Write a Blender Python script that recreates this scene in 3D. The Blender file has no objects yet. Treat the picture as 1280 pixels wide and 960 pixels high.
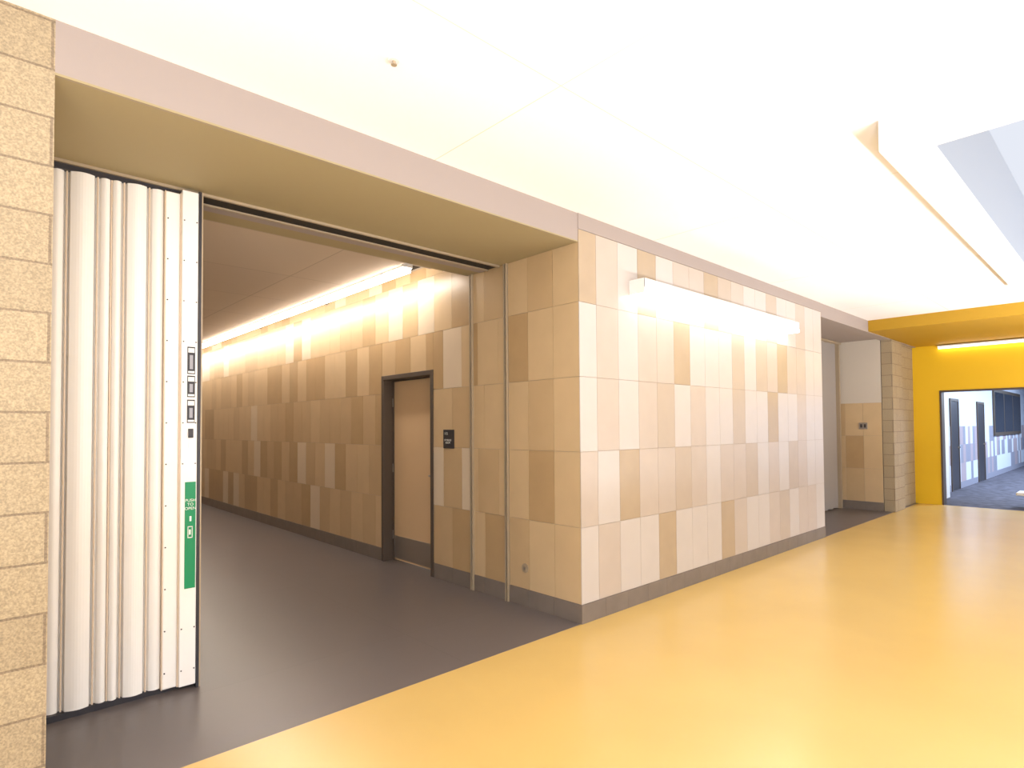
import bpy, bmesh, math, random
from mathutils import Matrix, Vector
S=bpy.context.scene
S.view_settings.view_transform='Standard'
S.view_settings.look='None'
S.view_settings.exposure=0.0

# ------------------------------------------------------------ materials
def mat(name,col,rough=0.6,metal=0.0,emit=None,es=0.0,noise=0.0,nscale=8.0,bump=0.0,bscale=60.0,spec=0.5):
    m=bpy.data.materials.new(name); m.use_nodes=True
    nt=m.node_tree; b=nt.nodes['Principled BSDF']
    b.inputs['Base Color'].default_value=(*col,1)
    b.inputs['Roughness'].default_value=rough
    b.inputs['Metallic'].default_value=metal
    b.inputs['Specular IOR Level'].default_value=spec
    if emit:
        b.inputs['Emission Color'].default_value=(*emit,1)
        b.inputs['Emission Strength'].default_value=es
    tc=nt.nodes.new('ShaderNodeTexCoord')
    if noise>0:
        n=nt.nodes.new('ShaderNodeTexNoise'); n.inputs['Scale'].default_value=nscale; n.inputs['Detail'].default_value=6
        nt.links.new(tc.outputs['Object'],n.inputs['Vector'])
        r=nt.nodes.new('ShaderNodeMapRange'); r.inputs[1].default_value=.3; r.inputs[2].default_value=.7
        r.inputs[3].default_value=1-noise; r.inputs[4].default_value=1+noise
        nt.links.new(n.outputs['Fac'],r.inputs[0])
        v=nt.nodes.new('ShaderNodeVectorMath'); v.operation='SCALE'; v.inputs[0].default_value=col
        nt.links.new(r.outputs[0],v.inputs['Scale']); nt.links.new(v.outputs[0],b.inputs['Base Color'])
    if bump>0:
        n=nt.nodes.new('ShaderNodeTexNoise'); n.inputs['Scale'].default_value=bscale; n.inputs['Detail'].default_value=4
        nt.links.new(tc.outputs['Object'],n.inputs['Vector'])
        bp=nt.nodes.new('ShaderNodeBump'); bp.inputs['Strength'].default_value=bump; bp.inputs['Distance'].default_value=.01
        nt.links.new(n.outputs['Fac'],bp.inputs['Height']); nt.links.new(bp.outputs[0],b.inputs['Normal'])
    return m

def grid_mat(name,c1,c2,cm,bw,bh,mortar,offset,vertical,rough,speck=0.0,bump=0.0,spec=.5,shift=(0,0)):
    m=bpy.data.materials.new(name); m.use_nodes=True
    nt=m.node_tree; b=nt.nodes['Principled BSDF']; b.inputs['Roughness'].default_value=rough
    b.inputs['Specular IOR Level'].default_value=spec
    g=nt.nodes.new('ShaderNodeNewGeometry'); sx=nt.nodes.new('ShaderNodeSeparateXYZ'); nt.links.new(g.outputs['Position'],sx.inputs[0])
    cb=nt.nodes.new('ShaderNodeCombineXYZ')
    if vertical:
        a=nt.nodes.new('ShaderNodeMath'); a.operation='ADD'; nt.links.new(sx.outputs[0],a.inputs[0]); nt.links.new(sx.outputs[1],a.inputs[1])
        nt.links.new(a.outputs[0],cb.inputs[0]); nt.links.new(sx.outputs[2],cb.inputs[1])
    else:
        nt.links.new(sx.outputs[0],cb.inputs[0]); nt.links.new(sx.outputs[1],cb.inputs[1])
    ad=nt.nodes.new('ShaderNodeVectorMath'); ad.inputs[1].default_value=(shift[0],shift[1],0); nt.links.new(cb.outputs[0],ad.inputs[0])
    t=nt.nodes.new('ShaderNodeTexBrick'); t.offset=offset; t.inputs['Scale'].default_value=1
    t.inputs['Brick Width'].default_value=bw; t.inputs['Row Height'].default_value=bh; t.inputs['Mortar Size'].default_value=mortar
    t.inputs['Mortar Smooth'].default_value=.1
    t.inputs['Color1'].default_value=(*c1,1); t.inputs['Color2'].default_value=(*c2,1); t.inputs['Mortar'].default_value=(*cm,1)
    nt.links.new(ad.outputs[0],t.inputs['Vector'])
    out=t.outputs['Color']
    if speck>0:
        n=nt.nodes.new('ShaderNodeTexNoise'); n.inputs['Scale'].default_value=150; n.inputs['Detail'].default_value=5
        nt.links.new(g.outputs['Position'],n.inputs['Vector'])
        r=nt.nodes.new('ShaderNodeMapRange'); r.inputs[1].default_value=.35; r.inputs[2].default_value=.65
        r.inputs[3].default_value=1-speck; r.inputs[4].default_value=1+speck*.5
        nt.links.new(n.outputs['Fac'],r.inputs[0])
        v=nt.nodes.new('ShaderNodeVectorMath'); v.operation='SCALE'
        nt.links.new(out,v.inputs[0]); nt.links.new(r.outputs[0],v.inputs['Scale']); out=v.outputs[0]
    nt.links.new(out,b.inputs['Base Color'])
    if bump>0:
        bp=nt.nodes.new('ShaderNodeBump'); bp.invert=True; bp.inputs['Strength'].default_value=bump; bp.inputs['Distance'].default_value=.01
        nt.links.new(t.outputs['Fac'],bp.inputs['Height']); nt.links.new(bp.outputs[0],b.inputs['Normal'])
    return m

M={}
M['yellow_floor']=mat('yellow_resilient_floor',(.67,.455,.15),.26,noise=.03,nscale=1.5,bump=.02,bscale=25,spec=.6)
M['gray_floor']=grid_mat('gray_sheet_floor',(.135,.115,.112),(.13,.11,.107),(.115,.097,.094),2.4,1.9,.003,0,False,.33)
M['carpet']=mat('carpet_dark',(.07,.065,.085),.95,noise=.5,nscale=6)
M['ceil']=grid_mat('ceiling_panels',(.94,.93,.945),(.93,.92,.935),(.80,.71,.58),2.44,1.22,.0035,0,False,.9,shift=(.3,.5))
M['hallceil']=grid_mat('hall_ceiling_panels_dimmed',(.64,.54,.43),(.62,.52,.42),(.44,.36,.27),1.22,1.22,.005,0,False,.9,bump=.1)  # same kind of panels as lobby; weaker hall light put into the brown
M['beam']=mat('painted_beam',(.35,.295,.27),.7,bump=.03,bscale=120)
M['soffit']=mat('soffit_yellow_bounce',(.37,.30,.165),.7)  # beam beige with the floor's yellow bounce put into the colour
M['block']=grid_mat('ground_face_block',(.42,.335,.215),(.385,.305,.195),(.25,.19,.125),.406,.203,.005,.5,True,.75,speck=.28,bump=.5)
M['grout']=mat('grout',(.40,.33,.26),.9)
M['t0']=mat('tile_tan',(.50,.425,.365),.30,noise=.03,nscale=5)
M['t1']=mat('tile_brown',(.42,.325,.225),.30,noise=.04,nscale=5)
M['t2']=mat('tile_pale',(.55,.50,.465),.30,noise=.02,nscale=5)
M['t3']=mat('tile_mid',(.465,.385,.31),.30,noise=.03,nscale=5)
M['h0']=mat('hall_tile_tan_warmlit',(.60,.44,.255),.32,noise=.03,nscale=5)  # lobby tile tones again, with the hall's warmer light put into the colour
M['h1']=mat('hall_tile_brown_warmlit',(.47,.32,.165),.32,noise=.04,nscale=5)
M['h2']=mat('hall_tile_pale_warmlit',(.68,.56,.41),.30,noise=.02,nscale=5)
M['h3']=mat('hall_tile_mid_warmlit',(.54,.385,.215),.32,noise=.03,nscale=5)
M['base']=mat('base_tile_gray',(.19,.155,.13),.5,noise=.08,nscale=6)
M['alu']=mat('aluminum_tan',(.44,.35,.24),.45,metal=.2)
M['dark']=mat('gap_shade',(.02,.016,.012),.8)  # near-black colour stands in for shade in slot, grooves and cove
M['frame']=mat('door_frame_brown',(.085,.062,.045),.45)
M['leaf']=mat('door_leaf_beige',(.68,.48,.28),.6,spec=.25)
M['steel']=mat('brushed_steel',(.42,.38,.34),.35,metal=.8)
M['white']=mat('white_paint',(.80,.79,.78),.5)
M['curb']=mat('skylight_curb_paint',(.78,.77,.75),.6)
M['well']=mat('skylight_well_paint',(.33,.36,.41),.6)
M['vinyl']=mat('curtain_vinyl',(.93,.90,.86),.28,noise=.01,nscale=3)
M['vinylrib']=mat('curtain_rib',(.72,.58,.44),.4)
M['lens']=mat('lamp_lens',(1,1,1),.5,emit=(1,.95,.90),es=9.5)
M['halllens']=mat('hall_lamp_lens',(1,1,1),.5,emit=(1,.89,.78),es=34.0)
M['ylens']=mat('yellow_wall_lamp_lens',(1,1,1),.5,emit=(1,.9,.6),es=5.0)
M['yellow']=mat('yellow_paint',(.80,.51,.008),.55)
M['orange']=mat('ochre_paint',(.46,.26,.008),.6)
M['green']=mat('green_sign',(.0,.26,.10),.4)
M['signw']=mat('sign_white',(.85,.88,.85),.5)
M['signd']=mat('sign_dark',(.03,.028,.035),.4)
M['gray']=mat('partition_gray',(.30,.27,.25),.5)
M['ltile']=mat('alcove_plaster',(.62,.56,.48),.6)
M['c0']=mat('corridor_tile_white',(.66,.70,.78),.4)
M['c1']=mat('corridor_tile_gray',(.28,.28,.34),.4)
M['c2']=mat('corridor_tile_rose',(.42,.34,.36),.4)
M['screen']=mat('window_glass_dark',(.03,.04,.06),.12)
M['wallp']=mat('wall_plaster',(.55,.47,.37),.8)

# ------------------------------------------------------------ mesh helpers
def mesh_obj(name,verts,faces,mats,idx=None,parent=None,smooth=False):
    me=bpy.data.meshes.new(name); me.from_pydata(verts,[],faces); 
    for m in mats: me.materials.append(m)
    if idx:
        for p,i in zip(me.polygons,idx): p.material_index=i
    if smooth:
        for p in me.polygons: p.use_smooth=True
    me.update()
    o=bpy.data.objects.new(name,me); S.collection.objects.link(o)
    if parent: o.parent=parent
    return o
def boxes(name,bl,mats,parent=None,bevel=0):
    """bl: list of (x0,x1,y0,y1,z0,z1[,matindex])"""
    V=[];F=[];I=[]
    for b in bl:
        x0,x1,y0,y1,z0,z1=b[:6]; mi=b[6] if len(b)>6 else 0
        n=len(V)
        V+=[(x0,y0,z0),(x1,y0,z0),(x1,y1,z0),(x0,y1,z0),(x0,y0,z1),(x1,y0,z1),(x1,y1,z1),(x0,y1,z1)]
        for f in [(0,3,2,1),(4,5,6,7),(0,1,5,4),(1,2,6,5),(2,3,7,6),(3,0,4,7)]:
            F.append(tuple(n+i for i in f)); I.append(mi)
    if not isinstance(mats,list): mats=[mats]
    o=mesh_obj(name,V,F,mats,I,parent)
    if bevel:
        md=o.modifiers.new('bev','BEVEL'); md.width=bevel; md.segments=2
    return o
def empty(name):
    e=bpy.data.objects.new(name,None); S.collection.objects.link(e); return e
def cyl(name,c,r,d,axis,m,parent=None,seg=24,r2=None):
    bm=bmesh.new(); bmesh.ops.create_cone(bm,cap_ends=True,segments=seg,radius1=r,radius2=r if r2 is None else r2,depth=d)
    rot={'x':Matrix.Rotation(math.pi/2,4,'Y'),'y':Matrix.Rotation(math.pi/2,4,'X'),'z':Matrix.Identity(4)}[axis]
    bm.transform(Matrix.Translation(c)@rot)
    me=bpy.data.meshes.new(name); bm.to_mesh(me); bm.free(); me.materials.append(m)
    o=bpy.data.objects.new(name,me); S.collection.objects.link(o)
    if parent:o.parent=parent
    return o
def text(name,s,loc,size,rot,m,parent=None):
    c=bpy.data.curves.new(name,'FONT'); c.body=s; c.size=size; c.align_x='CENTER'; c.align_y='CENTER'; c.extrude=.0004
    c.materials.append(m)
    o=bpy.data.objects.new(name,c); S.collection.objects.link(o); o.location=loc; o.rotation_euler=rot
    if parent:o.parent=parent
    return o

def subtract(r,holes):
    out=[r]
    for h in holes:
        nxt=[]
        for (a,b,c,d) in out:
            if b<=h[0] or a>=h[1] or d<=h[2] or c>=h[3]: nxt.append((a,b,c,d)); continue
            if a<h[0]: nxt.append((a,h[0],c,d))
            if b>h[1]: nxt.append((h[1],b,c,d))
            a2,b2=max(a,h[0]),min(b,h[1])
            if c<h[2]: nxt.append((a2,b2,c,h[2]))
            if d>h[3]: nxt.append((a2,b2,h[3],d))
        out=nxt
    return out
def tiles(name,plane,coord,out,u0,u1,z0,z1,w,h,mats,pick,holes=(),ustart=None,parent=None,rowoff=0.0,gap=.0015):
    """plane 'y': wall at y=coord facing -y;  'x': wall at x=coord facing -x. pick(row,col)->mat index"""
    V=[];F=[];I=[]
    us=u0 if ustart is None else ustart
    nrow=int(math.ceil((z1-z0)/h-1e-6)); 
    for r in range(nrow):
        off=(rowoff if r%2 else 0)
        c0=int(math.floor((u0-us-off)/w)); c1=int(math.ceil((u1-us-off)/w))
        for c in range(c0,c1+1):
            a=max(u0,us+off+c*w); b=min(u1,us+off+(c+1)*w)
            if b-a<.01: continue
            zz0=z0+r*h; zz1=min(z1,zz0+h); mi=pick(r,c)
            for (p,q,s,t) in subtract((a,b,zz0,zz1),holes):
                p+=gap;q-=gap;s+=gap;t-=gap
                if q-p<.004 or t-s<.004: continue
                n=len(V)
                for k in (0,out):
                    if plane=='y': V+=[(p,coord-k,s),(q,coord-k,s),(q,coord-k,t),(p,coord-k,t)]
                    else: V+=[(coord-k,q,s),(coord-k,p,s),(coord-k,p,t),(coord-k,q,t)]
                F.append((n+4,n+5,n+6,n+7));I.append(mi)
                for i in range(4):
                    j=(i+1)%4; F.append((n+i,n+j,n+4+j,n+4+i)); I.append(mi)
    return mesh_obj(name,V,F,mats,I,parent)

# ------------------------------------------------------------ dimensions
CX,CY=3.53,3.03          # corner of hall wall / lobby wall
H=3.26; HS=3.03; HH=3.17  # lobby ceiling, soffit, hall ceiling
XE=8.67                  # end of tiled lobby wall
XA=12.0                  # alcove right side
XB=10.77                 # ochre bulkhead
XY=13.7                  # yellow wall
PX=.227                  # pillar edge
HEND=19.0
TILE=[M['t0'],M['t1'],M['t2'],M['t3']]
HTILE=[M['h0'],M['h1'],M['h2'],M['h3']]

# floor
fl=empty('floor')
boxes('floor_yellow',[(-4,XY,-6,CY,-.1,0)],M['yellow_floor'],fl)
boxes('floor_gray',[(-4,XY,CY,HEND+.2,-.1,0)],M['gray_floor'],fl)
boxes('floor_carpet',[(XY,34,-2,CY+.1,-.1,0)],M['carpet'],fl)

# ceiling main with skylight hole
sx0,sx1,sy0,sy1=3.86,9.2,-1.9,.82     # clear opening
wx=.05
ce=empty('ceiling')
boxes('ceiling_lobby',[(-4,sx0-wx,-6,CY,H,H+.1),(sx1+wx,XB,-6,CY,H,H+.1),(sx0-wx,sx1+wx,-6,sy0-wx,H,H+.1),(sx0-wx,sx1+wx,sy1+wx,CY,H,H+.1)],M['ceil'],ce)
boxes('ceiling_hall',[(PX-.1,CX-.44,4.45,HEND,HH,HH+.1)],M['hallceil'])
boxes('ceiling_hall_cove',[(CX-.44,CX,4.45,HEND,HH+.12,HH+.2)],M['dark'])  # cove lid coloured near-black to paint the recess shade
boxes('ceiling_alcove',[(XE-.1,XA+.1,CY+.15,6.2,HS+.07,HS+.17)],M['beam'])
boxes('ceiling_corridor',[(XY+.15,34,-2,CY,H-.1,H)],M['white'])

# skylight
sk=empty('ceiling_skylight')
t=.15; d=.18
boxes('skylight_curb',[(sx0-t,sx0,sy0-t,sy1+t,H-d,H),(sx1,sx1+t,sy0-t,sy1+t,H-d,H),(sx0,sx1,sy1,sy1+t,H-d,H),(sx0,sx1,sy0-t,sy0,H-d,H)],M['curb'],sk)
wt=H+.75
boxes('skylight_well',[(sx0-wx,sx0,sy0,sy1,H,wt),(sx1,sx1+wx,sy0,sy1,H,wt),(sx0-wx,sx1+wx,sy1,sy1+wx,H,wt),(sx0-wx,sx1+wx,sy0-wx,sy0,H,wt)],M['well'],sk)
gm=bpy.data.materials.new('skylight_diffusing_glass'); gm.use_nodes=True
nt=gm.node_tree; nt.nodes.remove(nt.nodes['Principled BSDF'])
tr=nt.nodes.new('ShaderNodeBsdfTransparent'); tr.inputs[0].default_value=(.62,.63,.65,1)
nt.links.new(tr.outputs[0],nt.nodes['Material Output'].inputs[0])
boxes('skylight_glass',[(sx0,sx1,sy0,sy1,wt,wt+.01)],gm,sk)

# left pillar of block
boxes('wall_left_block_pillar',[(-4,PX,CY,CY+.55,0,H)],M['block'])
# header beam over hall opening
hb=empty('ceiling_beam_hall')
boxes('beam_front',[(PX,CX,CY,CY+.02,HS,H+.1)],M['beam'],hb)
boxes('beam_core',[(PX,CX,CY+.02,4.45,HS,H+.1)],M['soffit'],hb)
boxes('beam_return_bead',[(PX,CX,CY-.002,CY+.006,HS-.004,HS+.006)],M['soffit'],hb)
# track
tk=empty('partition_track')
boxes('track_rails',[(PX,CX-.02,3.955,3.975,HS-.018,HS-.001),(PX,CX-.02,4.12,4.14,HS-.018,HS-.001)],M['alu'],tk)
boxes('track_slot',[(PX,CX-.02,3.975,4.12,HS-.006,HS-.001)],M['dark'],tk)  # flat dark strip standing in for the slot's shade
boxes('track_flange',[(PX,CX-.02,4.14,4.24,HS-.012,HS-.001)],M['beam'],tk)

# --------- hall right wall (x=CX) with door opening
D0,D1,DZ=5.03,6.08,2.16
wh=empty('wall_hall_right')
boxes('wall_core',[(CX,CX+.3,CY+.3,D0,0,H+.1),(CX,CX+.3,D1,HEND,0,H+.1),(CX,CX+.3,D0,D1,DZ,H+.1)],M['grout'],wh)
def pick_hall(r,c):
    rr=random.Random(r*977+c*31+3).random()
    return 1 if rr<.25 else (2 if rr<.40 else (3 if rr<.58 else 0))
tiles('wall_tiles_far','x',CX,.006,4.40,HEND,.15,HH+.1,.305,.6,HTILE,pick_hall,holes=[(D0,D1,0,DZ)],ustart=4.40,parent=wh,rowoff=.15)
tiles('wall_tiles_return','x',CX,.006,CY,3.86,.15,HS,.30,.6,HTILE,lambda r,c:{(2,1):3,(1,1):1,(0,2):3,(3,2):1,(4,0):0,(4,1):3}.get((r,c),0),ustart=CY-.02,parent=wh)
tiles('wall_tiles_jamb','x',CX,.006,3.90,4.36,.15,HS,.30,.6,HTILE,lambda r,c:{(0,0):1,(1,0):3,(3,1):1,(4,0):3}.get((r,c),0),ustart=3.90,parent=wh,rowoff=.1)
for i,y in enumerate((3.865,4.36)):
    boxes(f'trim_{i+1}',[(CX-.028,CX,y,y+.010,0,HS),(CX-.012,CX-.001,y+.010,y+.030,0,HS,1),(CX-.028,CX,y+.030,y+.04,0,HS)],[M['alu'],M['dark']])
bb=[]
for (a,b) in ((CY-.010,3.862),(3.908,4.357),(4.403,D0-.005),(D1+.005,HEND)):
    y=a
    while y<b-.01:
        e=min(b,y+.30); bb.append((CX-.012,CX+.001,y+.001,e-.001,0,.148)); y=e
boxes('baseboard_hall_right',bb,M['base'],bevel=.002)
boxes('wall_hall_left',[(PX-.15,PX,CY+.56,HEND,0,H+.1)],M['wallp'])
boxes('wall_hall_end',[(PX-.15,CX+.3,HEND,HEND+.15,0,H+.1)],M['wallp'])

# door
dr=empty('door_1')
fx=CX-.015
boxes('door_frame',[(fx,CX+.17,D0+.001,D0+.05,0,DZ),(fx,CX+.17,D1-.05,D1-.001,0,DZ),(fx,CX+.17,D0+.05,D1-.05,DZ-.05,DZ-.001)],M['frame'],dr,bevel=.003)
boxes('door_stop',[(CX+.11,CX+.125,D0+.05,D0+.065,0,DZ-.05),(CX+.11,CX+.125,D1-.065,D1-.05,0,DZ-.05),(CX+.11,CX+.125,D0+.065,D1-.065,DZ-.065,DZ-.05)],M['frame'],dr)
boxes('door_leaf',[(CX+.126,CX+.17,D0+.052,D1-.052,.008,DZ-.052)],M['leaf'],dr,bevel=.002)
boxes('kick_plate',[(CX+.122,CX+.126,D0+.07,D1-.07,.03,.29)],M['steel'],dr)
boxes('lever_plate',[(CX+.12,CX+.126,D0+.085,D0+.125,.95,1.12)],M['steel'],dr)
cyl('lever_spindle',(CX+.10,D0+.105,1.03),.009,.05,'x',M['steel'],dr)
boxes('lever_handle',[(CX+.075,CX+.09,D0+.095,D0+.22,1.02,1.042)],M['steel'],dr,bevel=.006)
for z in (.3,1.08,1.85): cyl('hinge',(CX+.115,D1-.055,z),.008,.1,'z',M['steel'],dr)
# room sign
rs=empty('room_sign')
boxes('sign_plate',[(CX-.012,CX-.007,4.67,4.85,1.34,1.53)],M['signd'],rs,bevel=.001)
ry=(math.pi/2,0,-math.pi/2)
text('sign_number','115',(CX-.0135,4.80,1.49),.04,ry,M['signw'],rs)
text('sign_title','STORAGE\nROOM',(CX-.0135,4.77,1.41),.026,ry,M['signw'],rs)
oc=empty('wall_outlet_cover'); cyl('cover_disc',(CX-.011,3.66,.33),.04,.008,'x',M['alu'],oc); cyl('cover_screw',(CX-.0165,3.66,.33),.012,.004,'x',M['steel'],oc)

# hall cove light
hl=empty('hall_linear_lamp')
boxes('lamp_housing',[(CX-.40,CX-.29,4.98,HEND-.3,HH-.005,HH+.119)],M['white'],hl)
boxes('lamp_lens',[(CX-.39,CX-.30,5.0,HEND-.32,HH-.045,HH-.005)],M['halllens'],hl)
boxes('lamp_brackets',[(CX-.30,CX-.0065,y,y+.03,HH+.06,HH+.10) for y in (5.05,7.5,10,12.5,15,17.5)],M['steel'],hl)

# --------- lobby tiled wall (y=CY)
wl=empty('wall_lobby_tiled')
boxes('wall_core',[(CX,XE,CY,CY+.3,0,H+.1)],M['grout'],wl)
lob={(4,0):1,(4,1):0,(4,3):1,(4,5):0,(4,7):1,(4,8):3,(4,12):3,(3,0):2,(3,1):0,(3,2):2,(3,4):0,(3,5):1,(3,6):2,(3,9):3,(3,11):3,(3,13):1,(3,14):0,
(2,0):2,(2,1):0,(2,2):2,(2,4):3,(2,6):0,(2,7):2,(2,9):3,(2,10):2,(2,12):1,(2,15):0,
(1,0):0,(1,1):2,(1,2):1,(1,4):0,(1,5):3,(1,7):2,(1,8):0,(1,10):3,(1,12):0,(1,14):3,
(0,0):2,(0,1):0,(0,3):2,(0,4):1,(0,6):2,(0,8):1,(0,9):0,(0,11):2,(0,13):3,(0,16):0}
tiles('wall_tiles','y',CY,.006,CX-.006,XE,.15,3.13,.29,.6,TILE,lambda r,c:lob.get((r,c),(2 if (r*3+c)%3 else 0)),ustart=CX-.08,parent=wl,rowoff=.0)
boxes('wall_tile_end_return',[(XE,XE+.006,CY-.006,CY+.3,.15,3.13)],M['t0'],wl)
boxes('wall_top_band',[(CX-.006,XE+.006,CY-.006,CY,3.135,H)],M['beam'],wl)
bb=[];x=CX-.012
while x<XE:
    e=min(XE+.01,x+.30); bb.append((x+.001,e-.001,CY-.013,CY-.001,0,.148)); x=e
boxes('baseboard_lobby',bb,M['base'],bevel=.002)

# lobby wall lamp
ll=empty('wall_linear_lamp')
lx0,lx1=4.20,7.52
boxes('lamp_housing',[(lx0,lx1,CY-.155,CY-.0065,2.785,2.82),(lx0,lx1,CY-.160,CY-.150,2.745,2.825),(lx0-.004,lx0+.01,CY-.16,CY-.0065,2.70,2.825),(lx1-.01,lx1+.004,CY-.16,CY-.0065,2.70,2.825)],M['white'],ll)
boxes('lamp_lens',[(lx0+.012,lx1-.012,CY-.149,CY-.02,2.70,2.784)],M['lens'],ll)

# --------- alcove opening
boxes('ceiling_beam_alcove',[(XE,XY,CY,CY+.16,HS+.04,H+.1)],M['beam'])
wa=empty('wall_alcove_right')
boxes('alcove_core',[(XA,XA+.15,CY+.16,6.2,0,H)],M['grout'],wa)
boxes('alcove_plaster',[(XA-.006,XA,CY+.16,6.2,1.95,HS+.07)],M['ltile'],wa)
tiles('alcove_tiles','x',XA,.006,CY+.16,6.2,.15,1.95,.30,.6,[M['h0'],M['h1'],M['h3']],lambda r,c:[0,2,0,1,0][(r*2+c)%5],parent=wa)
boxes('baseboard_alcove',[(XA-.012,XA,CY+.16,6.2,0,.148)],M['base'])
boxes('wall_alcove_left',[(XE-.3,XE-.001,CY+.3,6.2,0,H)],M['wallp'])
boxes('wall_alcove_back',[(XE-.3,XA+.15,6.2,6.35,0,H)],M['wallp'])
sw=empty('light_switch')
boxes('switch_plate',[(XA-.016,XA-.006,3.42,3.56,1.47,1.59)],M['steel'],sw,bevel=.002)
boxes('switch_rockers',[(XA-.020,XA-.016,3.445,3.475,1.50,1.56),(XA-.020,XA-.016,3.505,3.535,1.50,1.56)],M['signd'],sw)
def accordion(name,x0,x1,n,yf,yb,z0,z1,m,parent):
    pts=[]
    for i in range(n*2+1):
        pts.append((x0+(x1-x0)*i/(2*n), yf if i%2 else yb))
    V=[];F=[]
    for p in pts: V+=[(p[0],p[1],z0),(p[0],p[1],z1)]
    for i in range(len(pts)-1): F.append((2*i,2*i+2,2*i+3,2*i+1))
    o=mesh_obj(name,V,F,[m],None,parent); md=o.modifiers.new('s','SOLIDIFY'); md.thickness=.01
    return o
gp=empty('gray_folding_partition')
accordion('partition_panels',XE+.05,XA-.12,12,3.86,3.92,.02,HS+.03,M['gray'],gp)
boxes('partition_lead_post',[(XA-.12,XA-.07,3.84,3.94,.0,HS+.03)],M['alu'],gp)
boxes('partition_head_rail',[(XE+.02,XA-.02,3.83,3.95,HS+.03,HS+.065)],M['alu'],gp)

boxes('wall_right_block_pillar',[(XA,12.62,CY-.02,CY+.15,0,HS+.04)],M['block'])
boxes('wall_right_block_panel',[(12.62,XY,CY+.06,CY+.15,0,HS+.04)],M['block'])

# yellow zone
boxes('ceiling_ochre_bulkhead',[(XB,XY,-6,CY-.001,3.08,H+.1)],M['orange'])
OY=2.66; OZ=2.20
wy=empty('wall_yellow')
boxes('yellow_face',[(XY,XY+.2,OY,CY+.15,0,H),(XY,XY+.2,-1.5,OY,OZ,H),(XY,XY+.2,-6,-1.5,0,H)],M['yellow'],wy)
boxes('trim_3',[(XY-.012,XY+.21,OY-.03,OY-.001,0,OZ-.001),(XY-.012,XY+.21,-1.499,OY-.03,OZ-.03,OZ-.001)],M['frame'],None)
yl=empty('yellow_wall_linear_lamp')
boxes('lamp_housing',[(XY-.09,XY,-2,2.66,3.035,3.06)],M['white'],yl)
boxes('lamp_lens',[(XY-.08,XY-.01,-1.99,2.65,3.005,3.035)],M['ylens'],yl)

# corridor beyond
wc=empty('wall_corridor_left')
boxes('corridor_core',[(XY+.2,34,CY,CY+.2,0,H)],M['c0'],wc)
dd=[(16.5,17.4,0,2.15),(19.7,20.7,0,2.15)]
tiles('corridor_tiles','y',CY,.006,XY+.6,34,.15,1.50,.3,.45,[M['c0'],M['c1'],M['c2']],lambda r,c:[0,1,0,2,0,1,2][random.Random(r*71+c).randrange(7)],holes=dd,parent=wc)
boxes('corridor_baseboard',[(XY+.2,16.5,CY-.01,CY,0,.15),(17.4,19.7,CY-.01,CY,0,.15),(20.7,34,CY-.01,CY,0,.15)],M['c1'],wc)
for i,(a,b,_,z) in enumerate(dd):
    e=empty(f'door_{i+2}')
    boxes('frame',[(a,a+.06,CY-.03,CY-.002,0,z),(b-.06,b,CY-.03,CY-.002,0,z),(a+.06,b-.06,CY-.03,CY-.002,z-.06,z)],M['frame'],e)
    boxes('leaf',[(a+.06,b-.06,CY-.018,CY-.002,.01,z-.06)],M['signd'],e)
    boxes('handle',[(b-.16,b-.11,CY-.06,CY-.018,.98,1.02)],M['steel'],e)
boxes('wall_corridor_end',[(34,34.2,-2,CY+.2,0,H)],M['c1'])
boxes('wall_corridor_right',[(XY+.2,34,-2.2,-2,0,H)],M['c0'])
cw=empty('window_1')
boxes('window_frame',[(22.2,27.6,CY-.05,CY-.007,1.2,2.6)],M['frame'],cw)
boxes('window_glass',[(22.3,23.9,CY-.055,CY-.05,1.3,2.5),(24.05,25.7,CY-.055,CY-.05,1.3,2.5),(25.85,27.5,CY-.055,CY-.05,1.3,2.5)],M['screen'],cw)
co=empty('corridor_column')
boxes('column_shaft',[(14.9,15.2,CY-.22,CY-.02,0,H-.1)],M['white'],co,bevel=.01)
bn=empty('low_white_bench')
boxes('bench_seat',[(14.05,14.5,.6,1.62,.23,.29)],M['white'],bn,bevel=.015)
boxes('bench_legs',[(14.1,14.14,.7,.74,0,.23),(14.41,14.45,.7,.74,0,.23),(14.1,14.14,1.46,1.50,0,.23),(14.41,14.45,1.46,1.50,0,.23)],M['steel'],bn)

# ------------------------------------------------------------ accordion partition (left)
ap=empty('accordion_partition')
z0,z1=.035,HS-.05
YV=3.965
def fy(x): return YV+.06*(1-(x-.2)/.62)
def panel(xa,xb,dp,e=.012,n=8):
    """crisp folded panel: quick rounded shoulders, gently crowned face"""
    pts=[(xa,fy(xa))]
    for i in range(n+1):
        s=i/n; x=xa+e*.5+(xb-xa-e)*s
        pts.append((x,fy(x)-dp*(.62+.38*math.sin(math.pi*s))))
    return pts
xs=[.215,.288,.350,.366,.486,.505,.560,.612,.628,.735,.752,.822]
deep=[.022,.030,.010,.050,.012,.030,.034,.010,.044,.010,.030]
P=[]
for i in range(len(xs)-1): P+=panel(xs[i],xs[i+1],deep[i],e=min(.014,(xs[i+1]-xs[i])*.3))
P.append((xs[-1],fy(xs[-1])))
V=[];F=[]
for p in P: V+=[(p[0],p[1],z0),(p[0],p[1],z1)]
for i in range(len(P)-1): F.append((2*i,2*i+2,2*i+3,2*i+1))
fab=mesh_obj('pleated_vinyl',V,F,[M['vinyl']],None,ap,smooth=False)
md=fab.modifiers.new('s','SOLIDIFY'); md.thickness=.003
V=[(p[0],8.22-p[1],z) for p in P for z in (z0,z1)]
F=[(2*i,2*i+1,2*i+3,2*i+2) for i in range(len(P)-1)]
mesh_obj('pleated_vinyl_back',V,F,[M['vinyl']],None,ap)
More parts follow.
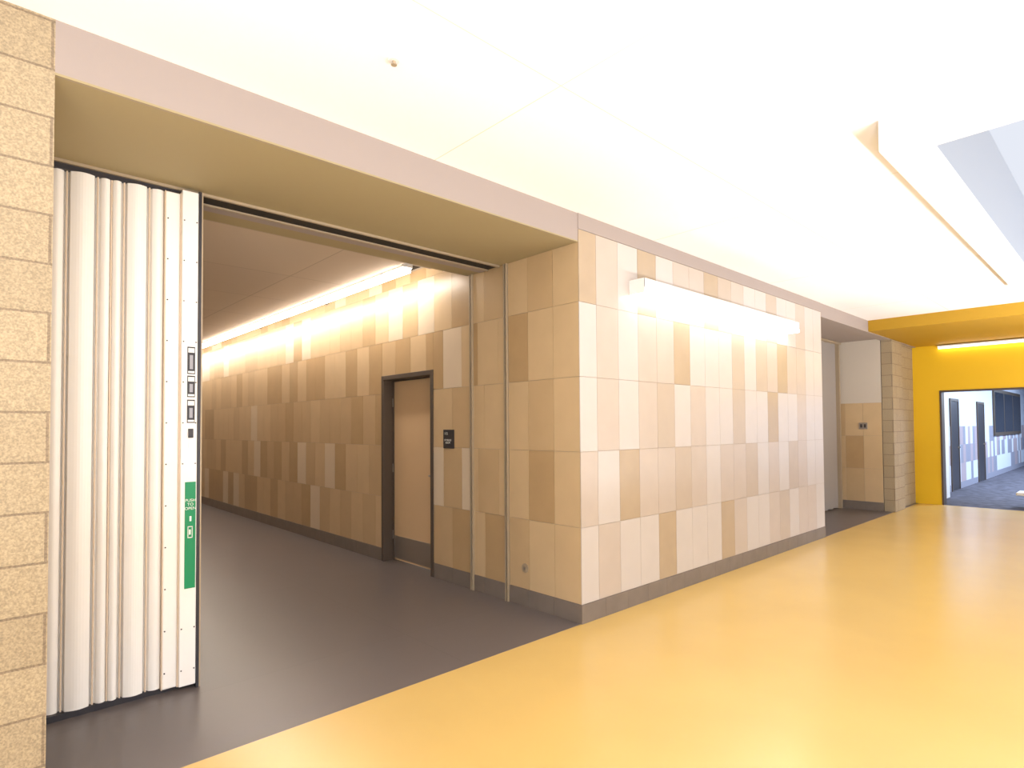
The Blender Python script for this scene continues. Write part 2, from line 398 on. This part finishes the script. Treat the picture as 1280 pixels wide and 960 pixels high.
boxes('pleat_ribs',[(x-.004,x+.004,fy(x)-dy,fy(x)+.01,z0,z1) for x,dy in ((.288,.02),(.358,.024),(.4955,.026),(.560,.022),(.620,.024),(.7435,.026))],M['vinylrib'],ap,bevel=.0015)
boxes('lead_batten',[(.822,.902,3.925,3.975,z0-.01,z1)],M['vinyl'],ap,bevel=.008)
boxes('batten_edges',[(.818,.824,3.922,3.975,z0-.01,z1),(.898,.908,3.915,3.96,z0-.01,z1)],M['vinylrib'],ap,bevel=.002)
boxes('lead_post_face',[(.906,.995,3.900,3.94,z0-.01,z1+.02)],M['vinyl'],ap,bevel=.004)
boxes('lead_post_edge',[(.995,1.012,3.895,4.30,.0,z1+.03)],M['signd'],ap,bevel=.003)
boxes('lead_post_strip',[(.997,1.020,3.90,3.915,.0,z1+.03)],M['alu'],ap)
boxes('bottom_sweep',[(.235,.995,3.96,4.25,.0,.034)],M['signd'],ap)
boxes('top_gap_shade',[(.235,.995,3.97,4.25,z1,HS-.019)],M['signd'],ap)  # dark strip painting the shaded gap above the curtain
sc=[]
for x,y in ((.835,3.922),(.917,3.898),(.985,3.898)):
    z=.12
    while z<2.9:
        if not (x>.9 and .55<z<1.3) : sc.append((x,y,z))
        z+=.245
bm=bmesh.new()
for s in sc: 
    bmesh.ops.create_cone(bm,cap_ends=True,segments=8,radius1=.0045,radius2=.003,depth=.006,matrix=Matrix.Translation(s)@Matrix.Rotation(math.pi/2,4,'X'))
me=bpy.data.meshes.new('screws'); bm.to_mesh(me); bm.free(); me.materials.append(M['signd'])
o=bpy.data.objects.new('screws',me); S.collection.objects.link(o); o.parent=ap
rf=(math.pi/2,0,0)
boxes('push_to_open_sign',[(.930,.988,3.896,3.900,.60,1.235)],M['green'],ap)
text('sign_text','PUSH\nTO\nOPEN',(.959,3.894,1.10),.024,rf,M['signw'],ap)
boxes('sign_pictogram',[(.945,.972,3.894,3.896,.965,.97),(.945,.972,3.894,3.896,.90,.905),(.945,.949,3.894,3.896,.90,.97),(.968,.972,3.894,3.896,.90,.97),(.952,.962,3.894,3.896,.92,.95),(.955,.965,3.894,3.896,1.0,1.03)],M['signw'],ap)
st=[];
for a,b in ((1.885,2.05),(1.745,1.875),(1.59,1.73)):
    st.append((.938,.980,3.897,3.900,a,b,0))
    st.append((.942,.976,3.8955,3.897,b-.035,b-.008,1)); st.append((.950,.968,3.8955,3.897,a+.03,b-.05,2)); st.append((.942,.976,3.8955,3.897,a+.006,a+.018,1))
boxes('warning_stickers',st,[M['signd'],M['signw'],mat('sticker_gray',(.35,.35,.4),.5)],ap)
boxes('key_switch',[(.945,.972,3.890,3.900,1.50,1.555)],M['signd'],ap,bevel=.002)
boxes('key_label',[(.948,.969,3.897,3.900,1.44,1.48)],M['signw'],ap)

# sprinklers
for (x,y,z) in ((1.41,2.32,H),(1.5,6.2,HH)):
    e=empty('fire_sprinkler')
    cyl('escutcheon',(x,y,z-.004),.026,.006,'z',M['white'],e,r2=.028)
    cyl('sprinkler_stem',(x,y,z-.013),.008,.02,'z',M['alu'],e)
    cyl('deflector',(x,y,z-.024),.014,.003,'z',M['alu'],e)

# ------------------------------------------------------------ lights
def area(name,loc,rot,sx,sy,pw,col,parent=None):
    l=bpy.data.lights.new(name,'AREA'); l.shape='RECTANGLE'; l.size=sx; l.size_y=sy; l.energy=pw; l.color=col
    o=bpy.data.objects.new(name,l); S.collection.objects.link(o); o.location=loc; o.rotation_euler=rot
    if parent: o.parent=parent
    return o
area('corridor_ceiling_light',(21,.8,3.1),(0,0,0),12,1.0,1000,(.62,.77,1))
area('lobby_fill_light',(-1.5,-2.5,3.2),(0,0,0),3,3,140,(1,.97,.95))  # added unseen fill light, no fixture behind it
# fill lamps added out of view to brighten the ceiling; housings are invented
for (x,y,z,pw) in ((-.8,-.8,.5,205),(2.8,-1.2,.5,165),(6.4,-1.5,.5,175),(9.6,-1.2,.5,300)):
    e=empty('fill_uplight')
    boxes('fill_uplight_trough',[(x-1.1,x+1.1,y-.12,y+.12,z-.12,z-.01),(x-1.1,x+1.1,y-.14,y-.12,z-.12,z+.02),(x-1.1,x+1.1,y+.12,y+.14,z-.12,z+.02)],M['white'],e,bevel=.004)
    boxes('fill_uplight_feet',[(x-.9,x-.85,y-.2,y+.2,0,.04),(x+.85,x+.9,y-.2,y+.2,0,.04),(x-.89,x-.86,y-.03,y+.03,.04,z-.12),(x+.86,x+.89,y-.03,y+.03,.04,z-.12)],M['steel'],e)
    area('fill_uplight_lamp',(x,y,z),(math.pi,0,0),2.1,.2,pw,(.94,.95,1),e)
w=bpy.data.worlds.new('world'); S.world=w; w.use_nodes=True
w.node_tree.nodes['Background'].inputs[0].default_value=(.95,.96,1,1)
w.node_tree.nodes['Background'].inputs[1].default_value=2.2

# ------------------------------------------------------------ camera
cam=bpy.data.cameras.new('camera'); co=bpy.data.objects.new('camera',cam); S.collection.objects.link(co)
cam.sensor_width=36; cam.lens=36*728/1280; cam.shift_y=35/1280
co.matrix_world=Matrix.Translation((0,0,1.55))@Matrix.Rotation(math.radians(-42.7),4,'Z')@Matrix.Rotation(math.radians(91.5),4,'X')@Matrix.Rotation(math.radians(-.4),4,'Z')
cam.clip_start=.05
S.camera=co
